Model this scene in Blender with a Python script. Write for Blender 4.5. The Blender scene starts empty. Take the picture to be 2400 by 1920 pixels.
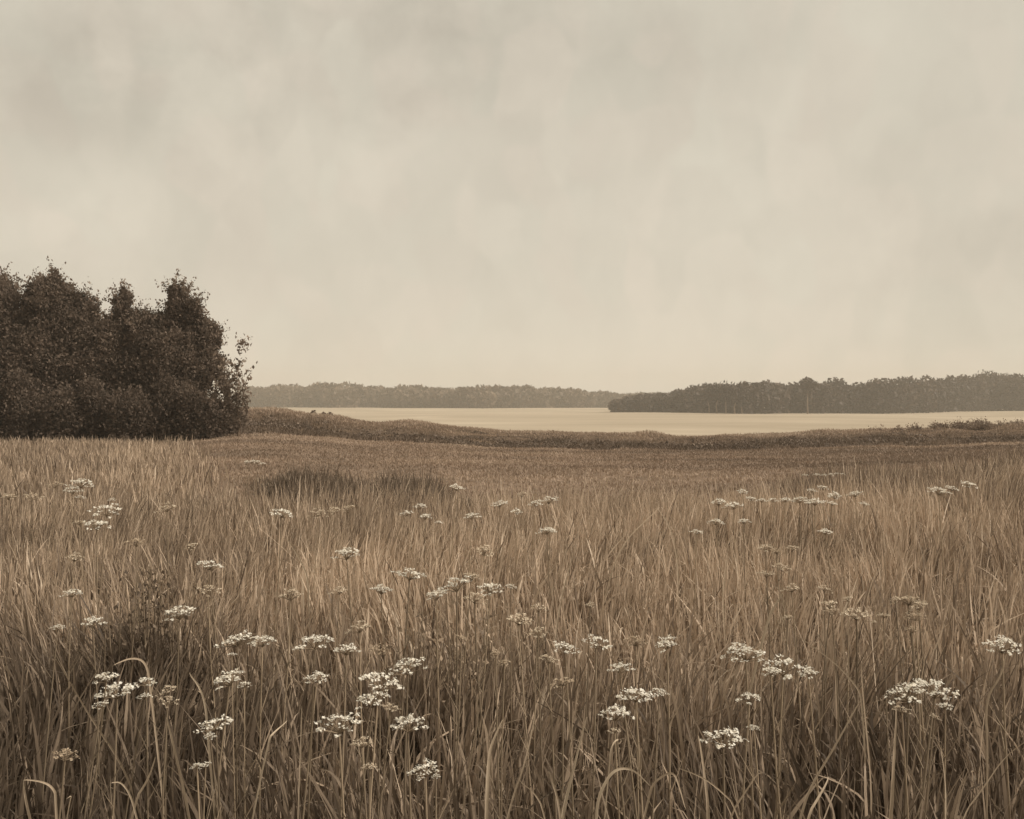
import bpy, math, random
import numpy as np
R = np.random.default_rng(7)
random.seed(7)
C = bpy.context.scene.collection
sc = bpy.context.scene
CAMZ, F, HY = 1.9, 2400.0, 940.0      # eye height, focal length in photo pixels, horizon row

# ------------------------------------------------------------------ helpers
def tag(o, label=None, cat=None, group=None, kind=None):
    if label: o['label'] = label
    if cat: o['category'] = cat
    if group: o['group'] = group
    if kind: o['kind'] = kind
    return o

def mesh_np(name, verts, quads, tone=None, smooth=False, mat=None):
    me = bpy.data.meshes.new(name)
    v = np.asarray(verts, np.float32); f = np.asarray(quads, np.int32)
    k = f.shape[1]
    me.vertices.add(len(v)); me.vertices.foreach_set('co', v.ravel())
    me.loops.add(f.size); me.loops.foreach_set('vertex_index', f.ravel())
    me.polygons.add(len(f))
    me.polygons.foreach_set('loop_start', np.arange(0, f.size, k, dtype=np.int32))
    me.polygons.foreach_set('loop_total', np.full(len(f), k, np.int32))
    if smooth: me.polygons.foreach_set('use_smooth', np.ones(len(f), bool))
    me.update(calc_edges=True)
    if tone is not None:
        a = me.attributes.new('tone', 'FLOAT', 'POINT'); a.data.foreach_set('value', np.asarray(tone, np.float32))
    if mat: me.materials.append(mat)
    return me

def obj(name, me, parent=None):
    o = bpy.data.objects.new(name, me); C.objects.link(o)
    if parent: o.parent = parent
    return o

def empty(name, loc, rz=0):
    o = bpy.data.objects.new(name, None); C.objects.link(o)
    o.location = loc; o.rotation_euler = (0, 0, rz); o.empty_display_size = .2
    return o

def tube(points, radii, n=6):
    P = np.asarray(points, float); m = len(P); V = []; Q = []
    for i in range(m):
        t = P[min(i+1, m-1)] - P[max(i-1, 0)]; t /= (np.linalg.norm(t) + 1e-9)
        a = np.cross(t, [0.31, 1, 0.17]); a /= (np.linalg.norm(a)+1e-9); b = np.cross(t, a)
        for k in range(n):
            an = 2*math.pi*k/n
            V.append(P[i] + radii[i]*(math.cos(an)*a + math.sin(an)*b))
    for i in range(m-1):
        for k in range(n):
            Q.append((i*n+k, i*n+(k+1) % n, (i+1)*n+(k+1) % n, (i+1)*n+k))
    return np.array(V), np.array(Q)

def join(parts):
    V = []; Q = []; T = []; o = 0
    for p in parts:
        V.append(p[0]); Q.append(p[1]+o); o += len(p[0])
        if len(p) > 2: T.append(p[2])
    return (np.concatenate(V), np.concatenate(Q)) + ((np.concatenate(T),) if T else ())

def vnoise(x, y, seed=0):
    """smooth value noise, 0..1"""
    xi = np.floor(x).astype(np.int64); yi = np.floor(y).astype(np.int64)
    fx = x-xi; fy = y-yi; fx = fx*fx*(3-2*fx); fy = fy*fy*(3-2*fy)
    def h(a, b):
        n = (a*374761393 + b*668265263 + seed*1442695) & 0x7fffffff
        n = ((n ^ (n >> 13))*1274126177) & 0x7fffffff
        return ((n ^ (n >> 16)) & 0xffff)/65535.0
    return (h(xi, yi)*(1-fx)+h(xi+1, yi)*fx)*(1-fy) + (h(xi, yi+1)*(1-fx)+h(xi+1, yi+1)*fx)*fy

# ------------------------------------------------------------------ terrain
PX = np.array([-2600, -200, 300, 600, 900, 1200, 1600, 1900, 2100, 2400, 2700, 5000], float)
ROWS = [(-60, [0]*12), (0.3, [0]*12), (6, [0]*12),
 (13, [0, .0, 0, .13, .17, .17, .15, .18, .28, .50, .7, 1.0]),
 (19, [0, -.02, -.05, -.22, -.28, -.26, -.2, -.1, .05, .30, .5, .8]),
 (28, [0, -.05, -.08, -.1, -.12, -.15, -.15, -.12, -.05, .1, .2, .4]),
 (46, [0, -.1, -.1, .18, -.15, -.45, -.5, -.42, -.35, -.2, -.1, 0]),
 (56, [0.3, 0, .1, .62, .05, -.45, -.52, -.38, -.2, -.05, .1, .2]),
 (66, [1.0, 1.2, 1.35, 1.45, .55, -.10, -.32, -.22, .02, .35, .6, .8]),
 (80, [-.5, -.4, 0, .3, -.9, -1.3, -1.4, -1.3, -1.0, -.6, -.3, 0]),
 (110, [-3.2, -3.0, -2.6, -2.4, -3.1, -3.2, -3.2, -3.2, -3.2, -3.2, -3, -3]),
 (170, [-3.3]*12), (430, [-3.3]*12), (840, [-3.3]*12), (1500, [4, 4, 4, 4, 3, 2, 2, 4, 5, 6, 6, 6])]
RD = np.array([r[0] for r in ROWS], float); RZ = np.array([r[1] for r in ROWS], float)

def terrain(x, y):
    x = np.asarray(x, float); y = np.asarray(y, float)
    px = 1200 + F*x/np.maximum(y, 4.0)
    cx = np.clip(px, PX[0], PX[-1])
    i = np.clip(np.searchsorted(PX, cx)-1, 0, len(PX)-2)
    tx = (cx-PX[i])/(PX[i+1]-PX[i]); tx = tx*tx*(3-2*tx)
    d = np.clip(y, RD[0], RD[-1])
    j = np.clip(np.searchsorted(RD, d)-1, 0, len(RD)-2)
    ty = (d-RD[j])/(RD[j+1]-RD[j]); ty = ty*ty*(3-2*ty)
    z = (RZ[j, i]*(1-tx)+RZ[j, i+1]*tx)*(1-ty) + (RZ[j+1, i]*(1-tx)+RZ[j+1, i+1]*tx)*ty
    near = np.clip((110-y)/20, 0, 1)
    z = z + near*((vnoise(x*.35, y*.35, 3)-.5)*.10 + (vnoise(x*1.3, y*1.3, 5)-.5)*.05)
    z = z + np.clip((y-150)/60, 0, 1)*(vnoise(x*.018, y*.012, 13)-.5)*1.1*np.clip((860-y)/60, 0, 1)
    z = z + np.clip((y-48)/6, 0, 1)*np.clip((75-y)/8, 0, 1)*(vnoise(x*.45, y*.3, 9)-.5)*.35
    return z

def ground_patch(name, y0, y1, mat, us, ys, kind='structure'):
    U, Y = np.meshgrid(us, ys)
    X = U*np.maximum(Y, 6.0)
    Z = terrain(X, Y)
    V = np.stack([X, Y, Z], -1).reshape(-1, 3)
    nx = len(us); ny = len(ys)
    a = (np.arange(ny-1)[:, None]*nx + np.arange(nx-1)[None, :]).ravel()
    Q = np.stack([a, a+1, a+1+nx, a+nx], 1)
    o = obj(name, mesh_np(name, V, Q, smooth=True, mat=mat)); tag(o, kind=kind)
    return o

# ------------------------------------------------------------------ materials
def new_mat(name):
    m = bpy.data.materials.new(name); m.use_nodes = True
    nt = m.node_tree; nt.nodes.clear()
    return m, nt, nt.nodes.new

def leafy(name, stops, trans=.3, rough=.6, spec=.25, stretch=(40, 40, 6), vary=.25):
    """thin-leaf material: colour from the 'tone' of each blade or leaf plus fine streaks"""
    m, nt, N = new_mat(name); L = nt.links.new
    at = N('ShaderNodeAttribute'); at.attribute_name = 'tone'
    tc = N('ShaderNodeTexCoord'); mp = N('ShaderNodeMapping'); mp.inputs['Scale'].default_value = stretch
    L(tc.outputs['Object'], mp.inputs[0])
    no = N('ShaderNodeTexNoise'); no.inputs['Scale'].default_value = 1; no.inputs['Detail'].default_value = 3
    L(mp.outputs[0], no.inputs['Vector'])
    ma = N('ShaderNodeMath'); ma.operation = 'MULTIPLY_ADD'; L(no.outputs[0], ma.inputs[0]); ma.inputs[1].default_value = vary
    sub = N('ShaderNodeMath'); sub.operation = 'SUBTRACT'; L(at.outputs['Fac'], sub.inputs[0]); sub.inputs[1].default_value = vary/2
    L(sub.outputs[0], ma.inputs[2])
    cr = N('ShaderNodeValToRGB'); e = cr.color_ramp.elements
    e[0].position = stops[0][0]; e[0].color = (*stops[0][1], 1)
    e[1].position = stops[-1][0]; e[1].color = (*stops[-1][1], 1)
    for p, c in stops[1:-1]:
        q = e.new(p); q.color = (*c, 1)
    L(ma.outputs[0], cr.inputs[0])
    b = N('ShaderNodeBsdfPrincipled'); b.inputs['Roughness'].default_value = rough
    b.inputs['Specular IOR Level'].default_value = spec
    L(cr.outputs[0], b.inputs['Base Color'])
    t = N('ShaderNodeBsdfTranslucent'); L(cr.outputs[0], t.inputs['Color'])
    mx = N('ShaderNodeMixShader'); mx.inputs[0].default_value = trans
    L(b.outputs[0], mx.inputs[1]); L(t.outputs[0], mx.inputs[2])
    o = N('ShaderNodeOutputMaterial'); L(mx.outputs[0], o.inputs[0])
    return m

def rough_mat(name, c1, c2, scale=(1, 1, 1), detail=6, bump=.3, c3=None, dist=.1, contrast=(.3, .7)):
    m, nt, N = new_mat(name); L = nt.links.new
    tc = N('ShaderNodeTexCoord'); mp = N('ShaderNodeMapping'); mp.inputs['Scale'].default_value = scale
    L(tc.outputs['Object'], mp.inputs[0])
    no = N('ShaderNodeTexNoise'); no.inputs['Scale'].default_value = 1; no.inputs['Detail'].default_value = detail
    no.inputs['Distortion'].default_value = .6
    L(mp.outputs[0], no.inputs['Vector'])
    cr = N('ShaderNodeValToRGB'); e = cr.color_ramp.elements
    e[0].position, e[1].position = contrast
    e[0].color = (*c1, 1); e[1].color = (*c2, 1)
    if c3: q = e.new(min(.95, contrast[1]+.12)); q.color = (*c3, 1)
    L(no.outputs[0], cr.inputs[0])
    b = N('ShaderNodeBsdfPrincipled'); b.inputs['Roughness'].default_value = .9; b.inputs['Specular IOR Level'].default_value = .1
    L(cr.outputs[0], b.inputs['Base Color'])
    bp = N('ShaderNodeBump'); bp.inputs['Strength'].default_value = bump; bp.inputs['Distance'].default_value = dist
    L(no.outputs[0], bp.inputs['Height']); L(bp.outputs[0], b.inputs['Normal'])
    o = N('ShaderNodeOutputMaterial'); L(b.outputs[0], o.inputs[0])
    return m

GR = [(0.0, (.095, .070, .050)), (.25, (.22, .166, .120)), (.6, (.57, .44, .322)), (1.0, (.78, .65, .51))]
M_grass = leafy('dry_grass', GR, trans=.35)
M_blade = leafy('straw_blade', [(0, (.24, .18, .125)), (.5, (.46, .36, .26)), (1, (.74, .61, .46))], trans=.3, stretch=(160, 160, 5), vary=.5)
M_short = leafy('short_grass', [(0, (.12, .087, .062)), (.5, (.34, .25, .182)), (1, (.60, .475, .36))], trans=.3)
M_scrub = leafy('dark_scrub', [(0, (.09, .066, .049)), (.5, (.18, .134, .10)), (1, (.33, .255, .19))], trans=.15)
M_leaf = leafy('tree_leaf', [(0, (.115, .087, .067)), (.55, (.185, .140, .107)), (.85, (.26, .198, .151)), (1, (.40, .315, .245))], trans=.38, rough=.8, spec=.12, stretch=(3, 3, 3), vary=.1)
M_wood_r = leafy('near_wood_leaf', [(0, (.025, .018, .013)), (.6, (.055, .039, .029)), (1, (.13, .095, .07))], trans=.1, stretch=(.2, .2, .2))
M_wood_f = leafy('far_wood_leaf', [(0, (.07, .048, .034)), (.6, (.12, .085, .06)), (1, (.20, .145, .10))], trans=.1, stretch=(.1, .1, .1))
M_bark = rough_mat('bark', (.05, .035, .025), (.16, .115, .08), (14, 14, 3), bump=.6, dist=.02)
M_pale_bark = rough_mat('pale_bark', (.12, .09, .068), (.24, .18, .135), (3, 3, 1), bump=.3, dist=.05)
M_stem = leafy('flower_stem', [(0, (.14, .105, .07)), (1, (.42, .32, .22))], trans=.1)
M_pet = [leafy('petal_bright', [(0, (.68, .61, .50)), (.4, (.92, .87, .77)), (1, (.95, .92, .84))], trans=.35, stretch=(30, 30, 30), vary=.3),
         leafy('petal_cream', [(0, (.45, .36, .26)), (.5, (.72, .61, .47)), (1, (.86, .76, .62))], trans=.35, stretch=(30, 30, 30), vary=.3),
         leafy('petal_faded', [(0, (.34, .26, .18)), (.5, (.55, .44, .32)), (1, (.70, .58, .44))], trans=.35, stretch=(30, 30, 30), vary=.3)]
M_ground = rough_mat('meadow_soil', (.05, .034, .022), (.17, .118, .075), (1.2, 1.2, 1.2), bump=.5)
M_mid = rough_mat('meadow_turf', (.13, .094, .066), (.25, .18, .13), (.25, .9, 1), bump=.5, c3=(.36, .26, .165))
M_bank = rough_mat('bank_soil', (.05, .034, .023), (.16, .11, .072), (.5, 1.2, 1), bump=.5)
M_field = rough_mat('pale_field', (.32, .262, .190), (.42, .35, .262), (.010, .022, 1), bump=.05, c3=(.54, .465, .36), contrast=(.32, .6))
M_hill = rough_mat('hill_soil', (.08, .055, .04), (.12, .085, .06), (.02, .02, 1), bump=.0)

# ------------------------------------------------------------------ the ground, one sheet in strips that share their borders
us = np.concatenate([np.linspace(-6, -1, 30, endpoint=False), np.linspace(-1, 1, 180), np.linspace(1, 6, 31)[1:]])
ground_patch('meadow_ground', 0, 0, M_ground, us, np.concatenate([np.linspace(-40, 0, 8, endpoint=False), np.linspace(0, 20, 70)]))
ground_patch('middle_meadow', 0, 0, M_mid, us, np.linspace(20, 50, 80))
ground_patch('bank', 0, 0, M_bank, us, np.linspace(50, 88, 70))
ground_patch('pale_field', 0, 0, M_field, us, np.concatenate([np.linspace(88, 170, 30, endpoint=False), np.linspace(170, 860, 60)]))
ground_patch('hills', 0, 0, M_hill, us, np.linspace(860, 1500, 20))

# ------------------------------------------------------------------ grass
def blades(x, y, h, w, tone, seg=6, lean=.25, droop=.2, bias=(0.0, 0.0)):
    n = len(x); z = terrain(x, y) - .03
    th = R.uniform(0, 2*math.pi, n)
    ln = np.abs(R.normal(0, lean, n))
    dx = np.cos(th)*ln + bias[0]; dy = np.sin(th)*ln + bias[1]
    dr = np.clip(R.normal(droop, .16, n), 0, .62)
    kink = R.random(n) < .15
    dr = np.where(kink, R.uniform(.45, .75, n), dr)
    dx = np.where(kink, dx*2.2, dx); dy = np.where(kink, dy*2.2, dy)
    t = np.linspace(0, 1, seg+1)[None, :]
    wig = (R.random(n)-.5)[:, None]*.05*np.sin(t*math.pi*R.uniform(1, 2.5, n)[:, None])
    lat = t*.35 + .65*t**2
    dx = dx + (vnoise(x*1.4+9, y*1.4, 91)-.5)*.45 + (vnoise(x*4, y*4, 92)-.5)*.25
    px = x[:, None] + h[:, None]*(dx[:, None]*lat + wig)
    py = y[:, None] + h[:, None]*(dy[:, None]*lat)
    pz = z[:, None] + h[:, None]*(t - dr[:, None]*t**3)
    fa = R.uniform(0, math.pi, n)
    tw = fa[:, None] + (R.random(n)-.5)[:, None]*1.8*t
    prof = np.sin(np.clip(t*.9+.12, 0, 1)*math.pi)**.6*.9+.04
    ww = w[:, None]*prof*.5
    ox = np.cos(tw)*ww; oy = np.sin(tw)*ww
    A = np.stack([px-ox, py-oy, pz], -1); B = np.stack([px+ox, py+oy, pz], -1)
    V = np.stack([A, B], 2).reshape(-1, 3)
    m = (seg+1)*2
    base = (np.arange(n)*m)[:, None] + (np.arange(seg)*2)[None, :]
    b = base.ravel(); Q = np.stack([b, b+1, b+3, b+2], 1)
    T = np.repeat(tone, m)
    return V, Q, T

def scatter(n, y0, y1, u0, u1, power=2.0, side=0.0):
    """points evenly dense on the ground inside a wedge"""
    y0 += side; y1 += side
    y = (R.random(n)*(y1**power-y0**power)+y0**power)**(1/power)
    return R.uniform(u0, u1, n)*y, y-side

def tuft(x, y, k, s):
    n = len(x)
    xx = np.repeat(x, k) + R.normal(0, s, n*k); yy = np.repeat(y, k) + R.normal(0, s, n*k)
    return xx, yy

def grass_tone(x, y, lo=0., hi=1.):
    n = len(x)
    u = x/np.maximum(y, 1); px = 1200+F*u
    base = .39 + .26*(vnoise(x*.7, y*.7, 21)-.5) + .18*(vnoise(x*3, y*3, 22)-.5)
    # tone carries the deep-grass shade: darker near the camera and leftwards, straw mid meadow
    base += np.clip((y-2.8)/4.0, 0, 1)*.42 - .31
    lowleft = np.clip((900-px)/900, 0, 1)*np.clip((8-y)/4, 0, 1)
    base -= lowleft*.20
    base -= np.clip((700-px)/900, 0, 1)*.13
    base += R.normal(0, .10, n)
    pale = R.random(n) < .06
    base = np.where(pale, base+R.uniform(.2, .45, n), base)
    dark = R.random(n) < .14
    base = np.where(dark, base-R.uniform(.1, .25, n), base)
    return np.clip(base, 0.02, 1)

parts = []
# near field, 1 to 14 m
x, y = scatter(8300, 1.0, 13.8, -.68, .68, side=2.5); x, y = tuft(x, y, 10, .045)
h = (.60 + .22*(vnoise(x*1.1, y*1.1, 31)-.5) + R.normal(0, .10, len(x)))
h = np.where(y < 2.5, np.minimum(h, .62), h)
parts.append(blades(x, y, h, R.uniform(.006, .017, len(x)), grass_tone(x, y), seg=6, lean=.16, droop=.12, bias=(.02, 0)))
# taller fine stalks standing out of it
x, y = scatter(5500, 2.2, 13.8, -.68, .68, side=2.5)
h = R.uniform(.66, .92, len(x)); 
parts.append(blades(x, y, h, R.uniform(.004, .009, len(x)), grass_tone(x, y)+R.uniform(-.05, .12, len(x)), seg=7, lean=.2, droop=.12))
# broad leaves low in the foreground
x, y = scatter(12400, 2.3, 9.5, -.62, .62, side=2.5)
h = R.uniform(.45, .85, len(x))
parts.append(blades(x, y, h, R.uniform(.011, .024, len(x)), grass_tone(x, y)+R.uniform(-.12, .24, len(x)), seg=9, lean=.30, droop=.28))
V, Q, T = join(parts)
o = obj('tall_grass', mesh_np('tall_grass', V, Q, T, mat=M_grass, smooth=True))
tag(o, 'tall dry sepia meadow grass filling the whole foreground', 'grass', kind='stuff')

# left: the tall grass runs on to the grove
parts = []
x, y = scatter(60000, 13.5, 49, -.85, -.16)
px = 1200+F*x/y
keep = (y < 46) & (R.random(len(x)) < np.clip((520-px)/260 - (y-14)/60 + .3, 0, 1))
x, y = x[keep], y[keep]
h = .5 + R.normal(0, .10, len(x)) - .12*np.clip((y-20)/25, 0, 1)
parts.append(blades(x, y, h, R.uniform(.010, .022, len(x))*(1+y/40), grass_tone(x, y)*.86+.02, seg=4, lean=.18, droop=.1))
V, Q, T = join(parts)
o = obj('tall_grass', mesh_np('tall_grass_left', V, Q, T, mat=M_grass, smooth=True))
tag(o, 'tall fine grass running back to the foot of the dark grove', 'grass', kind='stuff')

# taller, darker-toned grass behind the crest
parts = []
def grass_strip(n, pts, hh, tone, wmul=1.0, jit=.5, edge=0):
    """pts: (px, y) centre line; grows a strip of dark blades along it"""
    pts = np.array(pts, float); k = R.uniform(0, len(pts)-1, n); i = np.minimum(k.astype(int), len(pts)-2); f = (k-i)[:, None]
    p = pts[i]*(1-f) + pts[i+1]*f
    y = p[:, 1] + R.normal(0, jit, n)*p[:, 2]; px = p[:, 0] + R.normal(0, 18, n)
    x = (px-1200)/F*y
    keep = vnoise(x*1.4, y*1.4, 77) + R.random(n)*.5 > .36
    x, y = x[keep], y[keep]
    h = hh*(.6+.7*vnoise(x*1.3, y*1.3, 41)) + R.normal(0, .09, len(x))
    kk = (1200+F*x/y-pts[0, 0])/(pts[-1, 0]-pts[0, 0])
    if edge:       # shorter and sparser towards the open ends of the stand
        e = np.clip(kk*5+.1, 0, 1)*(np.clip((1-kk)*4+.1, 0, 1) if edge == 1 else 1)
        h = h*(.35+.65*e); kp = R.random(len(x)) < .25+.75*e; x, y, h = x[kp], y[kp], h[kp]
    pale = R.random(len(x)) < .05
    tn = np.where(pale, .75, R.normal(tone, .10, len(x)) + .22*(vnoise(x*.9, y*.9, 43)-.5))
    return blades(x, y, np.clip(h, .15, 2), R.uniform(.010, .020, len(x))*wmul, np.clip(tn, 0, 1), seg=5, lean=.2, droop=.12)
parts.append(grass_strip(8500, [(600, 24, 1.6), (690, 22, 1.9), (800, 20.5, 2.0), (960, 19.5, 2.0), (1120, 19, 1.2)], .68, .12, edge=1))
parts.append(grass_strip(3000, [(1150, 15.6, 1.4), (1500, 15.8, 1.4), (1800, 16.5, 1.4)], .42, .34))
parts.append(grass_strip(5200, [(1750, 20, 1.4), (1950, 20.5, 1.8), (2150, 21, 2.4), (2420, 21.5, 2.4), (2700, 22, 2.6)], .62, .31, edge=2))
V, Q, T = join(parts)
o = obj('dark_grass', mesh_np('dark_grass', V, Q, T, mat=M_grass, smooth=True))
tag(o, 'dark grass strip in the hollow behind the crest of the tall grass', 'dark_grass', kind='stuff')

# middle meadow turf
x, y = scatter(120000, 17, 50, -.42, .72)
h = .09 + .07*(vnoise(x*.5, y*.5, 51)) + R.normal(0, .02, len(x))
tn = .39 + .60*(vnoise(x*.10, y*.34, 52)-.5) + .20*(vnoise(x*.4, y*1.2, 53)-.5) + R.normal(0, .045, len(x))
V, Q, T = blades(x, y, np.clip(h, .06, .5), R.uniform(.014, .03, len(x))*(1+y/50), np.clip(tn, 0, 1), seg=3, lean=.4, droop=.2)
o = obj('short_grass', mesh_np('short_grass', V, Q, T, mat=M_short, smooth=True))
tag(o, 'short russet grass of the middle meadow below the bank', 'grass', kind='stuff')

# ------------------------------------------------------------------ leaf clouds
def leaves(c, size, tone, up=.3, out=None):
    """one pointed oval leaf (4 corners, folded) at every centre"""
    n = len(c)
    d = R.normal(0, 1, (n, 3)); d[:, 2] += up*2
    if out is not None: d += out*1.2
    d /= np.linalg.norm(d, axis=1)[:, None]+1e-9
    s = np.cross(d, R.normal(0, 1, (n, 3))); s /= np.linalg.norm(s, axis=1)[:, None]+1e-9
    nrm = np.cross(d, s)
    L_ = size[:, None]; w = L_*R.uniform(.2, .36, n)[:, None]
    a = c - d*L_*.5; b = c + d*L_*.5
    m = c - d*L_*.05 + nrm*L_*.10
    V = np.stack([a, m+s*w, b + nrm*L_*-.08, m-s*w], 1).reshape(-1, 3)
    q = np.arange(n)*4
    Q = np.stack([q, q+1, q+2, q+3], 1)
    return V, Q, np.repeat(tone, 4)

def lobe_points(n, cx, cy, cz, rx, ry, rz, shell=.6):
    d = R.normal(0, 1, (n, 3)); d /= np.linalg.norm(d, axis=1)[:, None]
    lump = 1 + .24*(vnoise(d[:, 0]*2.2+cx, d[:, 2]*2.2+cz, 61)-.5)*2 + .20*(vnoise(d[:, 0]*5+cy, d[:, 2]*5, 62)-.5)*2
    r = np.where(R.random(n) < shell, .78+np.clip(np.abs(R.normal(0, .19, n)), 0, .55), R.random(n)**(1/3.)*.85)*lump
    return np.stack([cx+d[:, 0]*r*rx, cy+d[:, 1]*r*ry, cz+d[:, 2]*r*rz], 1), d

def twigs(cs, n, ln, spread=.5):
    """leafy twigs sticking out of the crown: returns leaf centres along them and twig segments"""
    L_ = []; segs = []
    for i in range(n):
        c, d = cs[i]
        dd = d + R.normal(0, spread, 3); dd[2] += .6; dd /= np.linalg.norm(dd)
        l = ln*R.uniform(.5, 1.2)
        e = c + dd*l
        segs.append((c - dd*.3, e))
        k = R.integers(6, 12)
        t = R.uniform(.1, 1.05, k)[:, None]
        L_.append(c + dd*l*t + R.normal(0, .06, (k, 3)))
    return np.concatenate(L_), segs

S = 48.0     # photo pixels per metre at the grove (50 m)
def make_tree(name, px, D, lobes, label, cat, group, dens=3.4, leaf=(.08, .20), ntwig=300, twl=.65, trunk_r=.16, bright=0.0, fallw=1.0):
    """lobes: (px, py, rx_px, rz_px) of the crown as seen, at distance D"""
    k = F/D
    bx = (px-1200)/k
    bz = float(terrain(bx, D)) - .05
    root = empty(name, (bx, D, bz)); tag(root, label, cat, group)
    if name == 'tree':      # many small boughs break the outline up
        more = []
        for q in range(34):
            lx, ly, rx, rz = lobes[int(R.integers(0, len(lobes)))]
            a = R.uniform(-.35, math.pi+.35)
            k_ = R.uniform(.80, 1.12)
            sx_ = R.uniform(7, 17)
            more.append((lx+math.cos(a)*rx*k_, ly-math.sin(a)*rz*k_, sx_, sx_*R.uniform(.8, 1.9)))
        lobes = lobes + more
    P = []; tn = []; outs = []; sz = []; surf = []
    for (lx, ly, rx, rz) in lobes:
        cx = (lx-px)/k; cz = CAMZ - (ly-HY)/k - bz; rxm = rx/k; rzm = rz/k
        ry = rxm*R.uniform(.85, 1.1); cy = R.uniform(-.35, .35)
        n = int(dens*330*(rxm*rzm+rxm*rxm)*(2.6 if rxm > .4 else 1.7))
        c, d = lobe_points(n, cx, cy, cz, rxm, ry, rzm)
        P.append(c); outs.append(d)
        clump = vnoise(c[:, 0]*1.6+7, c[:, 2]*1.6, 71)
        t = .36 + .55*(clump-.5) + R.normal(0, .07, n) + bright
        t = np.where(R.random(n) < .02, t+.42, t)
        tn.append(t); sz.append(R.uniform(leaf[0], leaf[1], n))
        for q in range(40):
            j = R.integers(0, n)
            if np.dot(d[j], [0, 0, 1]) > -.3 and abs((c[j, 0]-cx)/rxm) + abs((c[j, 2]-cz)/rzm) > .9: surf.append((c[j], d[j]))
    idx = R.permutation(len(surf))[:ntwig]
    tl, segs = twigs([surf[i] for i in idx], len(idx), twl)
    P.append(tl); outs.append(np.tile([0, 0, .6], (len(tl), 1))); tn.append(np.clip(R.normal(.55+bright, .25, len(tl)), 0, 1)); sz.append(R.uniform(leaf[0]*.9, leaf[1]*.9, len(tl)))
    P = np.concatenate(P); outs = np.concatenate(outs); tn = np.clip(np.concatenate(tn), 0, 1); sz = np.concatenate(sz)
    gz = terrain(P[:, 0]+bx, P[:, 1]+D) - bz
    k2 = P[:, 2] > gz+.02; P, outs, tn, sz = P[k2], outs[k2], tn[k2], sz[k2]
    V, Q, T = leaves(P, sz, tn, out=outs)
    obj('crown', mesh_np('crown', V, Q, T, mat=M_leaf), root)
    # trunk with limbs and the twigs
    top = max(CAMZ-(l[1]-HY)/k-bz for l in lobes)
    pts = [(0, 0, -.1)]
    for i in range(1, 6): pts.append((R.normal(0, .12), R.normal(0, .12), top*i/5*.95))
    parts = [tube(pts, [trunk_r*(1-.85*i/5) for i in range(6)], 8)]
    for (lx, ly, rx, rz) in [l for l in lobes if l[2] > 17]:
        e = np.array([(lx-px)/k, R.uniform(-.4, .4), CAMZ-(ly-HY)/k-bz])
        s = np.array([0, 0, max(.3, e[2]*.45)])
        mid = (s+e)/2 + np.array([0, 0, -.15])
        parts.append(tube([s, mid, e], [trunk_r*.45, trunk_r*.3, trunk_r*.1], 6))
    obj('trunk', mesh_np('trunk', *join(parts), mat=M_bark, smooth=True), root)
    return root

G = 'trees of the dark grove at left'
make_tree('tree', -60, 51.5, [(-70, 790, 85, 97), (-30, 732, 48, 53.35), (-90, 900, 100, 110), (-30, 860, 70, 120), (8, 692, 20, 29.1)],
          'dark tree cut off by the left edge of the picture, in the grove', 'tree', G)
make_tree('tree', 122, 50.5, [(118, 725, 66, 56.26), (75, 775, 56, 67.9), (175, 785, 52, 63.05), (120, 820, 90, 95), (60, 900, 78, 105), (160, 920, 85, 90), (16, 745, 40, 80), (205, 790, 40, 55), (92, 684, 30, 27.16), (128, 675, 30, 25.22), (172, 705, 26, 25.22), (204, 742, 20, 25.22)],
          'tallest and broadest round topped dark tree of the grove', 'tree', G)
make_tree('tree', 285, 50, [(286, 745, 28, 36.86), (286, 710, 13, 27.16), (252, 792, 40, 38.8), (325, 795, 40, 42.68), (285, 835, 74, 72), (240, 900, 72, 100), (330, 920, 75, 95)],
          'middle dark tree of the grove, with a small pointed top', 'tree', G, bright=.07)
make_tree('tree', 418, 49.5, [(416, 742, 34, 40.74), (414, 710, 17, 27.16), (385, 790, 40, 46.56), (447, 795, 38, 48.5), (415, 835, 72, 75), (400, 920, 78, 95), (450, 905, 56, 100), (446, 735, 20, 19.4), (350, 790, 36, 55), (372, 748, 14, 19.4)],
          'narrow peaked dark tree right of the middle of the grove', 'tree', G)
make_tree('tree', 480, 50, [(478, 800, 26, 46), (486, 860, 30, 66), (492, 940, 44, 74), (465, 880, 46, 110), (520, 985, 40, 40)],
          'lower dark tree sloping down at the right end of the grove', 'tree', G, ntwig=110, twl=.7)
make_tree('sapling', 556, 48.5, [(550, 888, 15, 40), (562, 925, 20, 34), (542, 945, 22, 28), (565, 850, 7, 38), (552, 985, 26, 26)],
          'thin see through sapling with pale blossom beside the grove', 'sapling', None, dens=.42, leaf=(.12, .26), ntwig=70, twl=.8, trunk_r=.05, bright=.14)
G2 = 'low bushes along the foot of the grove'
for i, (bx_, rr, bt) in enumerate([(-10, 60, 950), (70, 52, 925), (150, 62, 962), (235, 50, 940), (315, 60, 966), (395, 52, 930), (470, 58, 955)]):
    make_tree('bush', bx_, 47.8, [(bx_, 985, rr, 60), (bx_+random.uniform(-25, 25), bt, rr*.6, 46)],
              'dark low bush in the continuous undergrowth at the foot of the grove', 'bush', G2, ntwig=40, twl=.4, trunk_r=.04, bright=-.22)
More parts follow.
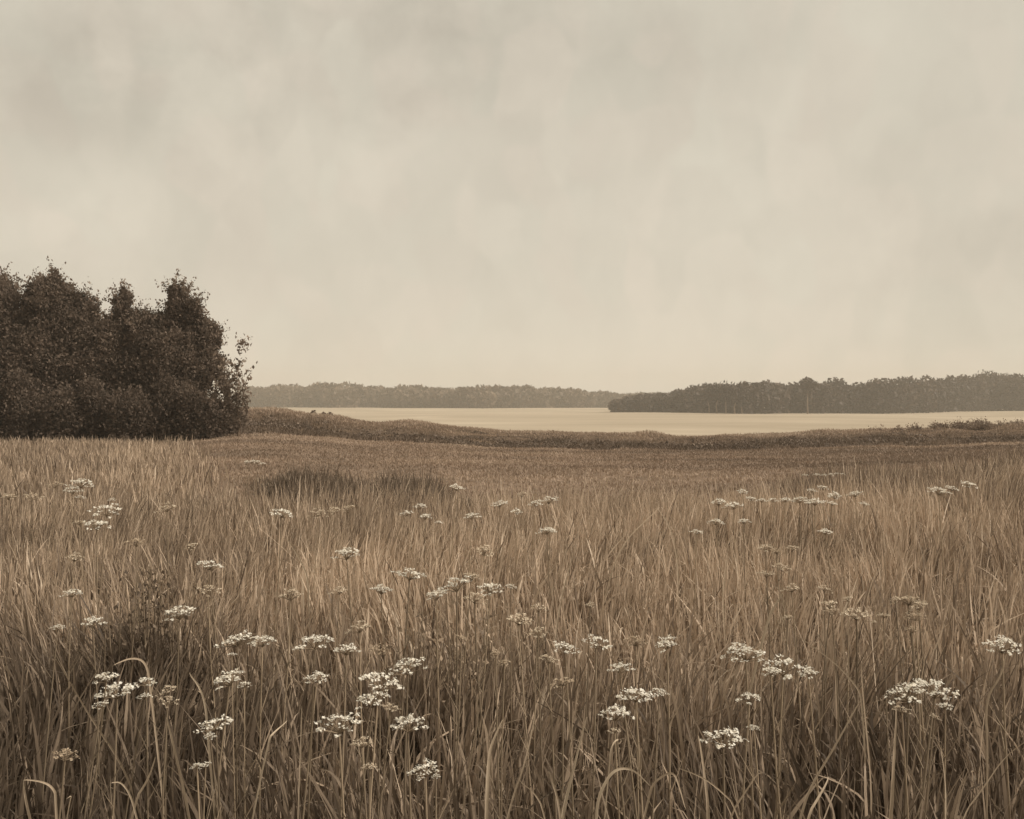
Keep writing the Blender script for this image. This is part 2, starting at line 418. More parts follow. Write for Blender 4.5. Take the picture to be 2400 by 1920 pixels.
# pale blossom clusters inside the sapling
sap = [o for o in C.objects if o.name.startswith('sapling')][0]
bl = []
for (qx, qy) in [(512, 903), (520, 908), (508, 915), (500, 925), (552, 912), (524, 925), (560, 905), (530, 932), (558, 922), (515, 896)]:
    k = F/48.5
    c = np.array([(qx-556)/k, -.75, CAMZ-(qy-HY)/k-sap.location.z])
    n = 9
    bl.append(leaves(c + R.normal(0, .07, (n, 3)), R.uniform(.06, .13, n), R.uniform(.4, 1, n)))
obj('blossom', mesh_np('blossom', *join(bl), mat=M_pet[0]), sap)

# ------------------------------------------------------------------ far woods
def wood(name, us_, D_of, h_of, rows, gap, leafs, per, mat, label, base=-3.3):
    P = []; T = []; Z = []
    for r in range(rows):
        u = us_[0]
        while u < us_[1]:
            D = D_of(u) + r*gap*1.3 + R.uniform(-.3, .3)*gap + (vnoise(np.array([u*30.]), np.array([0.]), 66)[0]-.5)*40
            h = h_of(u)*D/D_of(u)*R.uniform(.80, 1.03)
            rr = min(gap*R.uniform(.55, .95), h*.75)
            n = per
            tt = R.random(n)
            d = R.normal(0, 1, (n, 3)); d /= np.linalg.norm(d, axis=1)[:, None]
            rad = R.uniform(.75, 1.05, n)
            c = np.stack([u*D + d[:, 0]*rr*rad, D + d[:, 1]*rr*rad, base + h*.52 + d[:, 2]*h*.50*rad], 1)
            low = c[:, 2] < base + h*.3
            c[low, 2] = base + R.uniform(0, h*.4, low.sum())
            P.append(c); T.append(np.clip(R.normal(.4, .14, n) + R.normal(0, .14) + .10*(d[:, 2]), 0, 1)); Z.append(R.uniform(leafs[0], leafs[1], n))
            u += gap*R.uniform(.6, 1.0)/D
    V, Q, T = leaves(np.concatenate(P), np.concatenate(Z), np.concatenate(T), up=.1)
    o = obj(name, mesh_np(name, V, Q, T, mat=mat)); tag(o, label, 'wood', kind='stuff')
    return o
def interp(xs, ys): return lambda u: float(np.interp(1200+F*u, xs, ys))
rD = interp([1400, 1437, 1500, 1720, 1900, 2100, 2400, 3300], [470, 455, 445, 416, 430, 470, 520, 580])
rtop = interp([1437, 1460, 1560, 1600, 1650, 1700, 1780, 1850, 1900, 1960, 2020, 2060, 2100, 2180, 2215, 2330, 2400, 3300],
              [946, 930, 921, 916, 903, 904, 895, 902, 895, 892, 900, 890, 888, 887, 880, 872, 871, 865])
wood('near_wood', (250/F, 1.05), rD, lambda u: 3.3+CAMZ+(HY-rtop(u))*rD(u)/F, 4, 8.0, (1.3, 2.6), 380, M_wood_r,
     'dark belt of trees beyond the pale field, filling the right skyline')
fD = interp([-1300, 500, 700, 1100, 1300, 1437, 1600], [800, 800, 780, 690, 760, 840, 850])
ftop = interp([-1300, 0, 560, 640, 700, 760, 800, 850, 880, 950, 1000, 1060, 1120, 1200, 1290, 1360, 1420, 1470, 1600, 1800],
              [895, 900, 906, 904, 905, 898, 900, 903, 908, 904, 909, 909, 906, 907, 908, 913, 921, 923, 922, 920])
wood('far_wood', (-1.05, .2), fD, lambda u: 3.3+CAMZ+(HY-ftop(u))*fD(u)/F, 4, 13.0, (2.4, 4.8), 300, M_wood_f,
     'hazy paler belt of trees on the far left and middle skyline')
# pale trunks standing at the edge of the near wood
for i, (qx, lab) in enumerate([(1662, 'leftmost'), (1681, 'second from left'), (1701, 'middle'), (1722, 'fourth from left'), (1739, 'fifth from left'), (1893, 'rightmost, standing apart')]):
    D = rD((qx-1200)/F) - 12; bx = (qx-1200)/F*D
    root = empty('pale_trunked_tree', (bx, D, -3.3)); tag(root, 'pale trunked tree at the edge of the right hand wood, '+lab+' of six', 'tree', 'pale trunked trees at the edge of the right wood')
    hh = R.uniform(8, 9.5) if i < 5 else 12
    pts = [(0, 0, -.2), (R.normal(0, .2), 0, hh*.35), (R.normal(0, .4), 0, hh*.7), (R.normal(0, .6), 0, hh)]
    obj('trunk', mesh_np('trunk', *tube(pts, [.34, .27, .2, .08], 7), mat=M_pale_bark, smooth=True), root)
    n = 420
    c, d = lobe_points(n, 0, 0, hh*.95, 3.2, 3.2, 3.2)
    V, Q, T = leaves(c, R.uniform(.9, 1.8, n), np.clip(R.normal(.45, .15, n), 0, 1))
    obj('crown', mesh_np('crown', V, Q, T, mat=M_wood_r), root)

# ------------------------------------------------------------------ scrub on the bank
n = 1500
y = R.uniform(50.5, 68, n); x = R.uniform(-.33, .72, n)*y
px = 1200+F*x/y
lo = np.interp(px, [400, 600, 800, 1000, 1700, 2400], [53, 53, 51, 50.5, 50.5, 50])
keep = (y > lo) & (vnoise(x*.35, y*.5, 81) + R.random(n)*.5 > .40) & (y < 56+5*R.random(n))
x, y = x[keep], y[keep]; n = len(x)
z = terrain(x, y)
k = 26
rr = R.uniform(.25, .65, n); hh = R.uniform(.08, .26, n)*(.4+1.0*vnoise(x*.4, y*.4, 82))
hh = hh*np.clip((69-y)/8, .35, 1)
cx = np.repeat(x, k) + R.normal(0, 1, n*k)*np.repeat(rr, k)*.55; cy = np.repeat(y, k) + R.normal(0, 1, n*k)*np.repeat(rr, k)*.55
cz = terrain(cx, cy) + np.abs(R.normal(0, .5, n*k))*np.repeat(hh, k)
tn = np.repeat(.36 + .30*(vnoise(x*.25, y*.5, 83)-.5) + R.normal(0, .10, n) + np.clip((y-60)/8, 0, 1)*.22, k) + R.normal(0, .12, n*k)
tn = np.where(R.random(n*k) < .012, 1.0, tn)
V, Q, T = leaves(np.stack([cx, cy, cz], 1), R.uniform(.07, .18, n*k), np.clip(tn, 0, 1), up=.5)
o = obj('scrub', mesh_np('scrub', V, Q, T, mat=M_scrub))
tag(o, 'low dark heath scrub covering the bank between meadow and pale field', 'scrub', kind='stuff')

x = R.uniform(-.40, .75, 100000); y = R.uniform(50, 73, 100000); x = x*y
h = .10 + .22*vnoise(x*.35, y*.5, 54)**2 + R.normal(0, .03, len(x))
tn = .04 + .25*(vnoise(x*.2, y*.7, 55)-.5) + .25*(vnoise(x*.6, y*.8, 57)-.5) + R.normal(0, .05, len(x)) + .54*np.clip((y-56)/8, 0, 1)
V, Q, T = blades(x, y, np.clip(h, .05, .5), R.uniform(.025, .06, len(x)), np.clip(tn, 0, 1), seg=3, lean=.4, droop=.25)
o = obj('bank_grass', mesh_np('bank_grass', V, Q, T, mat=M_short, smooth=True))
tag(o, 'rough brown grass along the rounded top of the bank', 'grass', kind='stuff')

# bushes standing up on the bank at the right, and weeds on its left crest
bl = [(2060, 1002, 15, 'small'), (2105, 999, 14, 'thin'), (2150, 996, 17, 'low'), (2206, 992, 22, 'ragged'), (2250, 988, 22, 'leaning'),
      (2300, 987, 26, 'largest rounded'), (2345, 992, 22, 'squat'), (2385, 988, 24, 'last')]
names = ['leftmost, smallest', 'second from left, thin', 'third from left, low', 'fourth from left, ragged', 'fifth from left, leaning', 'sixth from left, largest rounded', 'seventh from left, squat', 'rightmost, cut by the picture edge,']
for (qx, qy, r_, w_), nm in zip(bl, names):
    make_tree('bush', qx, 64, [(qx, qy+12, r_*1.3, r_*.42), (qx+random.uniform(-8, 8), qy+8, r_*.7, r_*.36)],
              nm + ' dark bush on the right hand bank rim', 'bush', 'bushes on the right rim of the bank', ntwig=12, twl=.3, trunk_r=.03, leaf=(.07, .16), dens=.9, bright=.5)
for i, (qx, qy, nm) in enumerate([(738, 962, 'leftmost'), (761, 967, 'middle'), (778, 967, 'rightmost')]):
    D = 66.; bx = (qx-1200)/F*D; bz = float(terrain(bx, D))
    hh = CAMZ-(qy-HY)/F*D-bz
    root = empty('weed', (bx, D, bz)); tag(root, nm+' of three small upright weeds on the left bank skyline', 'weed', 'weeds on the left bank skyline')
    obj('stem', mesh_np('stem', *tube([(0, 0, 0), (-.05, 0, hh*.6), (-.12, 0, hh)], [.05, .04, .02], 6), mat=M_bark), root)
    obj('foliage', mesh_np('foliage', *leaves(np.stack([R.normal(-.08, .07, 26), R.normal(0, .08, 26), R.uniform(hh*.35, hh*1.05, 26)], 1), R.uniform(.10, .22, 26), R.uniform(.2, .8, 26), up=.8), mat=M_scrub), root)

# ------------------------------------------------------------------ umbel flowers
def umbel_proto(tone_i, seed):
    """flower head one unit wide: small cupped florets gathered in umbellets over a low dome"""
    rg = np.random.default_rng(seed)
    V = []; Q = []; T = []; rays = []
    nu = rg.integers(17, 27)
    ex = rg.uniform(.75, 1.0); sk = rg.uniform(-.18, .18)
    for i in range(nu):
        r = .44*math.sqrt((i+.5)/nu)*rg.uniform(.8, 1.15); a = i*2.39996+rg.uniform(-.4, .4)
        ux, uy = r*math.cos(a), r*math.sin(a)*ex
        uz = .30 - .85*r*r + rg.normal(0, .04) + sk*ux
        rays.append((ux, uy, uz-.03))
        ur = rg.uniform(.055, .105)
        for k in range(rg.integers(8, 14)):
            rr = ur*math.sqrt(rg.random()); b = rg.uniform(0, 6.283)
            c = np.array([ux+rr*math.cos(b), uy+rr*math.sin(b), uz+rg.normal(0, .018) - rr*.15])
            nm = np.array([rg.normal(0, .45), rg.normal(0, .45), 1.0]); nm /= np.linalg.norm(nm)
            s = np.cross(nm, [rg.normal(), rg.normal(), 0.1]); s /= np.linalg.norm(s); t = np.cross(nm, s)
            R0 = rg.uniform(.016, .038); st = rg.uniform(.6, 1.0)
            o = len(V); m = 6; t0 = rg.uniform(.2, 1)
            V.append(c); T.append(t0*.7)
            for j in range(m*2):
                an = math.pi*j/m; q = R0*(1.15 if j % 2 else .72)*rg.uniform(.8, 1.2)
                V.append(c + q*(math.cos(an)*s + math.sin(an)*st*t) + nm*R0*.28*(1 if j % 2 else .6)); T.append(t0)
            for j in range(m):
                Q.append((o, o+1+2*j, o+1+(2*j+1) % (2*m), o+1+(2*j+2) % (2*m)))
    parts = []
    for (a, b, c) in rays:
        parts.append(tube([(0, 0, 0), (a*.45, b*.45, c*.62), (a, b, c+.02)], [.010, .008, .007], 4))
    V2, Q2 = join(parts); nf = len(Q)
    V, Q = np.concatenate([np.array(V), V2]), np.concatenate([np.array(Q), Q2+len(V)])
    me = mesh_np('flower_head', V, Q, np.concatenate([np.array(T), np.full(len(V2), .5)]), mat=M_pet[tone_i])
    me.materials.append(M_stem)
    me.polygons.foreach_set('material_index', np.concatenate([np.zeros(nf, np.int32), np.ones(len(Q2), np.int32)]))
    return me
PROT = [[umbel_proto(t, 100+t*10+s) for s in range(7)] for t in range(3)]

FL = [  # photo x, y, width, tone (0 bright .. 2 faded), label
(249,1584,56,0,'round bright white umbel at far lower left, left one of the bottom left pair'),
(343,1593,52,0,'bright domed umbel just right of the round one at lower left'),
(275,1614,85,.1,'long flat row of white florets under the lower left pair of umbels'),
(393,1615,40,.6,'ragged small umbel at the right end of the lower left cluster'),
(338,1630,28,.1,'tiny bright umbel below the middle of the lower left cluster'),
(237,1651,30,.1,'small flat white umbel lowest at the left of the lower left cluster'),
(393,1640,44,.7,'scattered dim florets below the right end of the lower left cluster'),
(421,1433,70,.2,'tilted white umbel above the dark grass left of centre, highest bright one there'),
(217,1454,52,.4,'slanting pale umbel near the left edge, left of the tilted white one'),
(135,1468,28,.5,'small curled pale umbel beside an arching blade near the left edge'),
(557,1493,80,0,'big dense white umbel, left half of the wide pair left of centre'),
(615,1500,58,.1,'flat spreading white umbel touching the right side of the big dense one'),
(543,1533,17,0,'single tiny white bloom under the big dense umbel left of centre'),
(538,1584,82,0,'bright white umbel directly below the single tiny bloom'),
(573,1602,26,.1,'small flat white umbel tucked under the right of the bright one'),
(738,1497,88,0,'broad white umbel right of the wide pair, upper centre left'),
(742,1584,56,.4,'roundish cream umbel below the broad one at centre left'),
(506,1690,82,.1,'white umbel low at left with a single petal spot at its left end'),
(493,1723,22,0,'tiny flat petal sliver under the low left umbel'),
(795,1691,100,.1,'widest flat white umbel in the low middle left'),
(482,1792,24,0,'small bright bloom at the bottom left, right one of two'),
(462,1793,24,.5,'small dim bloom at the bottom left, left one of two'),
(152,1765,64,2,'dull brown withered umbel in the dark grass at bottom left'),
(843,1467,56,.8,'cream umbel on several thin stems, above the row of white ones, left of centre'),
(812,1518,62,0,'compact white umbel right of the broad one, centre left'),
(956,1560,76,0,'slanting white umbel, highest of the four stacked left of centre'),
(887,1593,92,0,'broad white umbel with a long left tail, second of the four stacked'),
(874,1636,80,0,'large petalled white umbel, third of the four stacked'),
(915,1656,36,.9,'dim small umbel at the lower right of the large petalled one'),
(956,1691,88,.5,'flat cream umbel right of the widest one in the low middle'),
(848,1738,52,.9,'cream rounded umbel below the flat ones, low middle left'),
(997,1799,80,0,'lowest bright white umbel, near the bottom left of centre'),
(1022,1818,17,.1,'tiny bloom hanging under the lowest bright umbel'),
(867,1795,30,.9,'small broken umbel left of the lowest bright one'),
(889,1522,38,1.4,'faded small umbel right of the compact white one'),
(1215,1448,58,.9,'cream umbel, upper one of a touching pair in the centre'),
(1260,1480,46,1,'cream umbel, lower right one of the touching pair in the centre'),
(1262,1424,36,1.1,'dull small umbel just above the touching centre pair'),
(1383,1417,26,.9,'small pale umbel on a thin forked stem, centre right'),
(1325,1515,56,0,'bright white umbel of large round petals, centre right'),
(1397,1502,62,.1,'flat white umbel immediately right of the large petalled centre one'),
(1286,1541,46,.9,'cream ragged umbel below and left of the large petalled centre one'),
(1319,1595,50,1.5,'faded umbel in the grass below the ragged cream one'),
(1453,1560,62,0,'tilted bright umbel right of the faded one, centre right'),
(1490,1623,78,.1,'wide white umbel below the tilted bright one'),
(1545,1618,30,.4,'few small florets trailing right of the wide white umbel'),
(1442,1669,74,.3,'globular cream umbel, lowest of the centre right column'),
(1441,1711,22,.9,'tiny seed head below the globular cream umbel'),
(1564,1504,62,.4,'flat pale umbel at the right of the centre right row'),
(1490,1500,50,1.4,'dull flat umbel between the white one and the flat pale one'),
(1182,1552,28,1.6,None),(1082,1493,24,1.7,None),(1162,1530,26,1.7,None),
(1748,1524,92,0,'large bright umbel with a smaller fringe below, upper one right of centre'),
(1835,1559,86,0,'long tilted white umbel right of the large fringed one'),
(1895,1571,52,.1,'right end of the long tilted bloom, drooping white umbel'),
(1807,1571,38,.1,'small white umbel at the left tip of the long tilted one'),
(1756,1632,56,0,'small neat white umbel below the large fringed one'),
(1695,1725,100,0,'low wide white umbel, lowest on the right half'),
(1767,1703,24,.1,'two or three tiny florets up right of the lowest right umbel'),
(2130,1620,92,0,'largest bright white umbel at right, left half of the widest bloom'),
(2190,1610,92,0,'bright white umbel forming the right half of the widest bloom at right'),
(2114,1660,34,.6,'small umbel on a thick stalk under the largest right umbel'),
(2216,1652,26,.5,'small florets under the right end of the largest right umbel'),
(2190,1679,20,.8,'tiny lone bloom hanging lowest under the largest right umbel'),
(2349,1508,80,0,'bright white umbel on a tall dark stem near the right edge'),
(2008,1435,66,1.4,'R'),(1945,1416,44,1.5,'R'),(2130,1402,60,1.4,'R'),(2145,1441,50,1.6,'R'),(2071,1441,26,1.2,'R'),(2138,1474,30,1.7,'R'),
(2099,1405,22,1.3,'R'),(2153,1420,44,1.5,'R'),(1988,1403,24,1.4,'R'),(1847,1446,22,1.5,'R'),(1950,1430,40,1.6,'R'),
(189,1128,56,.2,'bright slanting umbel, topmost at the left, in front of the grove'),
(172,1147,36,.4,'smaller pale umbel joined to the lower left of the topmost left one'),
(188,1165,20,.1,'tiny bright bloom under the topmost left umbel'),
(130,1134,30,.9,'faint starry umbel left of the topmost left one'),
(262,1171,15,.5,'tiny bloom between the topmost left umbel and the one below right'),
(249,1193,64,.5,'pale umbel with a right hand tail, below the topmost left one'),
(228,1227,56,.7,'cream umbel directly below the tailed pale one at left'),
(185,1223,22,1,'little dim umbel left of the cream one near the left edge'),
(319,1268,50,1.6,'faded layered umbel in the left grass above the dark patch'),
(392,1186,48,1,'dim open umbel alone in the upper left grass'),
(174,1304,44,1,'dim upright umbel near the left edge, halfway down'),
(451,1278,28,1.2,'small dull umbel right of the faded layered one'),
(490,1321,54,.8,'cream clustered umbel right of the dark patch in the left grass'),
(488,1378,54,1.4,'faded umbel directly below the cream clustered one'),
(169,1386,46,.8,'cream umbel near the left edge, left of the dark patch'),
(660,1198,56,.3,'pale flat umbel standing high left of centre under the dark rushes'),
(746,1199,42,1,'dim umbel right of the high pale flat one'),
(783,1196,30,1.3,'faint small umbel second to the right of the high pale flat one'),
(818,1189,30,1,'faint umbel below the right end of the dark rushes'),
(20,1162,30,1.5,'faded thin umbel at the very left edge'),
(75,1160,44,1.4,'faded drooping umbel close to the left edge'),
(813,1294,62,.7,'cream umbel alone in the middle left grass, above the flat one'),
(681,1390,60,1,'dim wide umbel in the middle left grass'),
(795,1382,34,1.4,'faded umbel right of the dim wide one'),
(1069,1139,40,.1,'bright little umbel alone on the crest at centre'),
(984,1186,24,.7,'A'),(954,1201,26,.4,'A'),(997,1210,26,.4,'A'),(1028,1223,14,.2,'A'),
(1106,1206,40,.4,'pale slanted umbel between the two small crest groups'),
(1171,1178,32,.5,'B'),(1210,1197,26,.8,'B'),(1255,1179,26,.6,'B'),(1286,1169,38,.3,'B'),(1223,1158,20,1,'B'),
(1282,1240,44,.6,'pale umbel with upright tips below the centre crest group'),
(1134,1288,50,1.5,'faded leafy umbel high in the centre grass'),
(960,1340,68,.8,'cream star shaped umbel, highest at the left of the centre cluster'),
(893,1377,56,.8,'cream umbel at the far left of the centre cluster'),
(1104,1347,50,1.5,'faded umbel above the right part of the centre cluster'),
(1071,1366,76,.4,'brightest domed umbel in the middle of the centre cluster'),
(1023,1392,54,.5,'spiky pale umbel at the lower left of the centre cluster'),
(1149,1375,60,.6,'flat pale umbel right of the brightest domed one'),
(1197,1373,22,.3,'tiny bright umbel at the right end of the centre cluster'),
(1112,1397,60,1.1,'dim umbel lowest in the centre cluster'),
(1741,1150,22,.2,'C'),(1684,1176,30,.3,'C'),(1719,1182,38,.1,'C'),(1760,1168,20,.4,'C'),(1785,1172,18,.5,'C'),(1875,1169,34,.5,'C'),(1910,1173,42,.2,'C'),
(1956,1159,30,.3,'C'),(2004,1156,28,.4,'C'),(1902,1149,18,.2,'C'),(1928,1142,20,.4,'C'),(1840,1170,24,.6,'C'),(1812,1171,22,.5,'C'),(2025,1180,18,.4,'C'),(1950,1178,22,.7,'C'),
(2201,1148,46,.1,'bright flat umbel on the slope at upper right'),
(2230,1144,24,.2,'small bright umbel right beside the bright flat one at upper right'),
(2270,1134,30,.2,'slanted bright umbel, farthest right on the upper right slope'),
(1678,1221,30,.6,'D'),(1743,1220,26,.6,'D'),(1633,1245,24,.7,'D'),
(1934,1243,32,.1,'isolated small white umbel in the plain grass at right'),
(1795,1282,30,1.4,'E'),(1858,1282,26,1.4,'E'),(1832,1328,34,1.2,'E'),(1797,1342,34,1.3,'E'),(1820,1290,26,1.6,'E'),
(1856,1377,34,1.4,'E'),(1932,1379,26,1.3,'E'),
(1915,1112,14,.2,'F'),(1932,1113,12,.3,'F'),(1947,1112,13,.2,'F'),(1960,1110,10,.2,'F'),(1975,1111,10,.2,'F'),(1887,1113,12,.3,'F'),
(590,1081,16,.3,'G'),(602,1083,14,.3,'G'),(615,1086,14,.3,'G'),(578,1082,12,.5,'G'),
]
GL = {None: 'small faded seed umbel in the middle grass left of the bright centre right blooms',
 'R': 'faded beige umbel in the loose dull row right of centre, above the widest bloom',
 'A': 'small pale umbel in the little crest group left of centre',
 'B': 'small pale umbel in the little crest group right of centre',
 'C': 'small cream umbel in the long flat row along the right crest of the tall grass',
 'D': 'small cream umbel just below the left end of the long right crest row',
 'E': 'faded umbel in the dim open group in the right middle grass',
 'F': 'tiny white fleck of blossom in the short row behind the right crest',
 'G': 'tiny white fleck of blossom among the dark grass strip at left'}
for i, (qx, qy, w, tone, lab) in enumerate(FL):
    pr = PROT[0 if tone < (.85 if qy < 1450 else .55) else (1 if tone < (1.55 if qy < 1450 else 1.1) else 2)][i % 7]
    zh = .97 if qy > 1600 else 1.02
    D = (CAMZ-zh)*F/(qy-HY)
    s = w/F*D
    lim = .135 if w > 30 else .12
    if s > lim: D = max(lim*F/w, (CAMZ-1.22)*F/(qy-HY))
    if lab in ('F', 'G'): D = 14.6
    if lab == 'C': D = max(D, 9.0)
    s = w/F*D
    x = (qx-1200)/F*D; z = CAMZ-(qy+w*.10-HY)/F*D
    s *= 1.26 if w > 38 else 1.5
    gz = float(terrain(x, D))
    hh = z - gz - .15*s
    off = np.array([R.normal(0, .05), abs(R.normal(.02, .05))])
    root = empty('umbel_flower', (x-off[0], D-off[1], gz)); 
    root['label'] = lab if lab and len(lab) > 2 else GL[lab]
    root['category'] = 'flower'; root['group'] = 'umbel flowers scattered through the tall grass'
    sr = .0022 + .0012*(s/.13)
    P = [(0, 0, -.02), (off[0]*.2+R.normal(0, .01), off[1]*.2, hh*.35), (off[0]*.6, off[1]*.6, hh*.7), (off[0], off[1], hh)]
    parts = [tube(P, [sr*1.3, sr*1.15, sr, sr*.8], 6)]
    for b in range(3):     # short side stalks, bare
        t = R.uniform(.35, .85); p0 = np.array([off[0]*t*t, off[1]*t*t, hh*t]); a = R.uniform(0, 6.28)
        parts.append(tube([p0, p0+[.03*math.cos(a), .03*math.sin(a), .05], p0+[.07*math.cos(a), .07*math.sin(a), .12]], [sr*.7, sr*.5, sr*.15], 4))
    V, Q = join(parts)
    obj('stem', mesh_np('stem', V, Q, np.full(len(V), R.uniform(.1, .8)), mat=M_stem, smooth=True), root)
    hd = obj('flower_head', pr, root)
    tx, ty, rz = R.normal(.08, .07), R.normal(0, .07), R.uniform(0, 6.28)
    hd.location = (off[0], off[1], hh); hd.scale = (s, s, s*R.uniform(.85, 1.05)); hd.rotation_euler = (tx, ty, rz)

# dark leafy weeds among the grass at left
def weed_clump(pxs, D, tops, label, mtone, n, lm=None):
    cx = (sum(pxs)/len(pxs)-1200)/F*D; gz = float(terrain(cx, D))
    root = empty('weed_clump', (cx, D, gz)); tag(root, label, 'weeds', None)
    parts = []; LP = []; BB = []
    for i in range(n):
        q = R.uniform(min(pxs), max(pxs)); x0 = (q-1200)/F*D-cx; y0 = R.uniform(-.35, .35)
        zt = (CAMZ-(np.interp(q, pxs, tops)+R.uniform(0, 60)-HY)/F*D-gz)
        l = np.array([R.normal(0, .05), R.normal(0, .05)])
        parts.append(tube([(x0, y0, -.02), (x0+l[0]*.3, y0+l[1]*.3, zt*.5), (x0+l[0], y0+l[1], zt)], [.005, .004, .002], 5))
        k = 26; t = R.uniform(.25, 1.0, k)
        LP.append(np.stack([x0+l[0]*t*t+R.normal(0, .03, k), y0+l[1]*t*t+R.normal(0, .03, k), zt*t], 1))
        nb = 42; bxx = cx+x0+R.normal(0, .05, nb); byy = D+y0+R.normal(0, .05, nb)
        BB.append(blades(bxx, byy, zt*R.uniform(.5, 1.0, nb), R.uniform(.008, .016, nb), np.clip(R.normal(mtone*.5, .07, nb), 0, 1), seg=6, lean=.22, droop=.2))
    V, Q = join(parts)
    LP = np.concatenate(LP)
    Vb, Qb, Tb = join(BB); Vb = Vb - np.array([cx, D, gz])
    obj('leaf_blades', mesh_np('leaf_blades', Vb, Qb, Tb, mat=M_grass, smooth=True), root)
    obj('foliage', mesh_np('foliage', *leaves(LP, R.uniform(.015, .045, len(LP)), np.clip(R.normal(mtone, .13, len(LP)), 0, 1), up=.7), mat=lm or M_scrub), root)
    obj('stems', mesh_np('stems', V, Q, np.full(len(V), .2), mat=M_stem, smooth=True), root)
weed_clump([290, 330, 365, 415], 5.6, [1390, 1325, 1305, 1390], 'dark leafy weed clump in the left grass, darkest patch of the meadow there', .13, 30, M_grass)
weed_clump([940, 1030, 1120, 1170], 5.2, [1430, 1405, 1410, 1440], 'mid brown leafy weed clump under the centre cluster of umbels', .42, 16, M_grass)

# ------------------------------------------------------------------ standout blades
BL = [
([(1397,1919),(1403,1864),(1431,1812),(1457,1799),(1486,1804),(1523,1841)],12,.85,'pale blade arching over to the right at the bottom, right of centre'),
([(1316,1919),(1331,1845),(1349,1764),(1371,1660)],13,.8,'broad straight pale blade left of the arching one at the bottom'),
([(1312,1893),(1297,1827),(1282,1775)],9,.6,'short blade leaning left beside the broad straight one'),
([(1141,1864),(1145,1790),(1149,1752),(1178,1690)],15,.6,'broad forked looking blade with a curled tip at bottom centre'),
([(1279,1908),(1253,1868),(1219,1856)],6,.55,'thin blade curving left at the bottom centre'),
([(1429,1790),(1433,1760),(1446,1743),(1464,1749),(1457,1771)],7,.65,'small hooked blade above the arching pale one'),
([(1104,1764),(1121,1697),(1119,1630),(1108,1600)],6,.45,'slim upright blade in the centre foreground, right of the stacked umbels'),
([(1190,1901),(1227,1801),(1245,1727),(1260,1641)],8,.55,'long blade rising to the right in the centre foreground'),
([(1520,1860),(1535,1827),(1575,1801),(1587,1830),(1600,1880)],9,.5,'blade arching down at the bottom, right of the pale arching one'),
([(1875,1916),(1897,1845),(1956,1745),(2012,1637)],10,.6,'long blade slanting up to the right at the lower right'),
([(1893,1916),(1923,1879),(1956,1838)],12,.65,'shorter broad blade beside the foot of the long slanting one'),
([(2043,1900),(2038,1801),(2019,1623),(2012,1548)],10,.35,'tall upright stalk left of the widest white bloom'),
([(2030,1800),(2019,1640),(2010,1612),(1967,1563),(1915,1522),(1852,1478)],6,.65,'stalk broken over to the left above the tall upright one'),
([(2246,1919),(2298,1845),(2342,1764),(2400,1712)],8,.6,'long blade curving out through the right edge'),
([(2315,1760),(2305,1637),(2342,1578),(2346,1526)],9,.5,'bent leaf under the white umbel near the right edge'),
([(1700,1919),(1741,1838),(1763,1778)],7,.55,'narrow blade slanting right below the lowest right umbel'),
([(1745,1908),(1674,1842),(1630,1822),(1600,1819)],6,.5,'narrow blade arching to the left at the bottom right of centre'),
([(1663,1919),(1659,1845),(1648,1745)],13,.5,'broad upright blade under the left end of the lowest right umbel'),
([(2090,1919),(2097,1827),(2105,1760),(2116,1672)],14,.5,'thick upright stalk below the widest white bloom'),
([(2216,1919),(2212,1827),(2194,1734)],6,.7,'thin pale upright blade right of the thick stalk'),
([(445,1916),(419,1790),(393,1675)],14,.55,'broad blade leaning left in the lower left foreground'),
([(334,1916),(297,1790),(223,1667),(148,1511)],10,.35,'very long dim blade slanting far to the left'),
([(308,1886),(349,1827),(367,1771)],10,.6,'blade rising right from the fork at lower left'),
([(318,1900),(304,1856),(286,1830),(267,1830)],8,.75,'small curled pale blade at the fork at lower left'),
([(63,1916),(45,1875),(24,1849)],14,.5,'short broad blade in the bottom left corner'),
([(485,1720),(479,1656),(460,1615),(430,1589)],10,.8,'bright curved blade between the two lower left umbels'),
([(132,1870),(132,1849),(115,1827),(72,1816)],10,.55,'leaf lying over to the left, in the dark bottom left grass'),
([(171,1875),(204,1830)],7,.65,'short pale leaf slanting right in the dark bottom left grass'),
([(623,1738),(640,1722),(657,1712)],8,.8,'short bright leaf slanting right below the left umbels'),
([(355,1600),(349,1545),(326,1530),(300,1537)],9,.5,'blade arching left above the lower left umbels'),
([(698,1916),(705,1771),(709,1652)],6,.65,'thin straight pale stalk in the left foreground'),
([(1431,1340),(1468,1265),(1520,1217),(1549,1191)],5,.7,'thin pale stalk slanting right in the upper centre right grass'),
([(1590,1380),(1587,1310),(1572,1236),(1535,1184)],6,.75,'pale blade arching left, crossing the thin slanting stalk'),
([(722,1400),(720,1355),(698,1310),(664,1265)],8,.75,'pale blade bent to the left in the upper left grass'),
([(1797,1455),(1815,1420),(1834,1388)],11,.7,'short pale leaf slanting right in the right middle grass'),
([(1299,1560),(1303,1470),(1320,1380),(1345,1290)],9,.62,'pale slender blade curving right in the centre grass, right of the centre cluster'),
([(1700,1500),(1688,1400),(1700,1270)],8,.6,'tall pale blade standing in the grass right of the centre'),
]
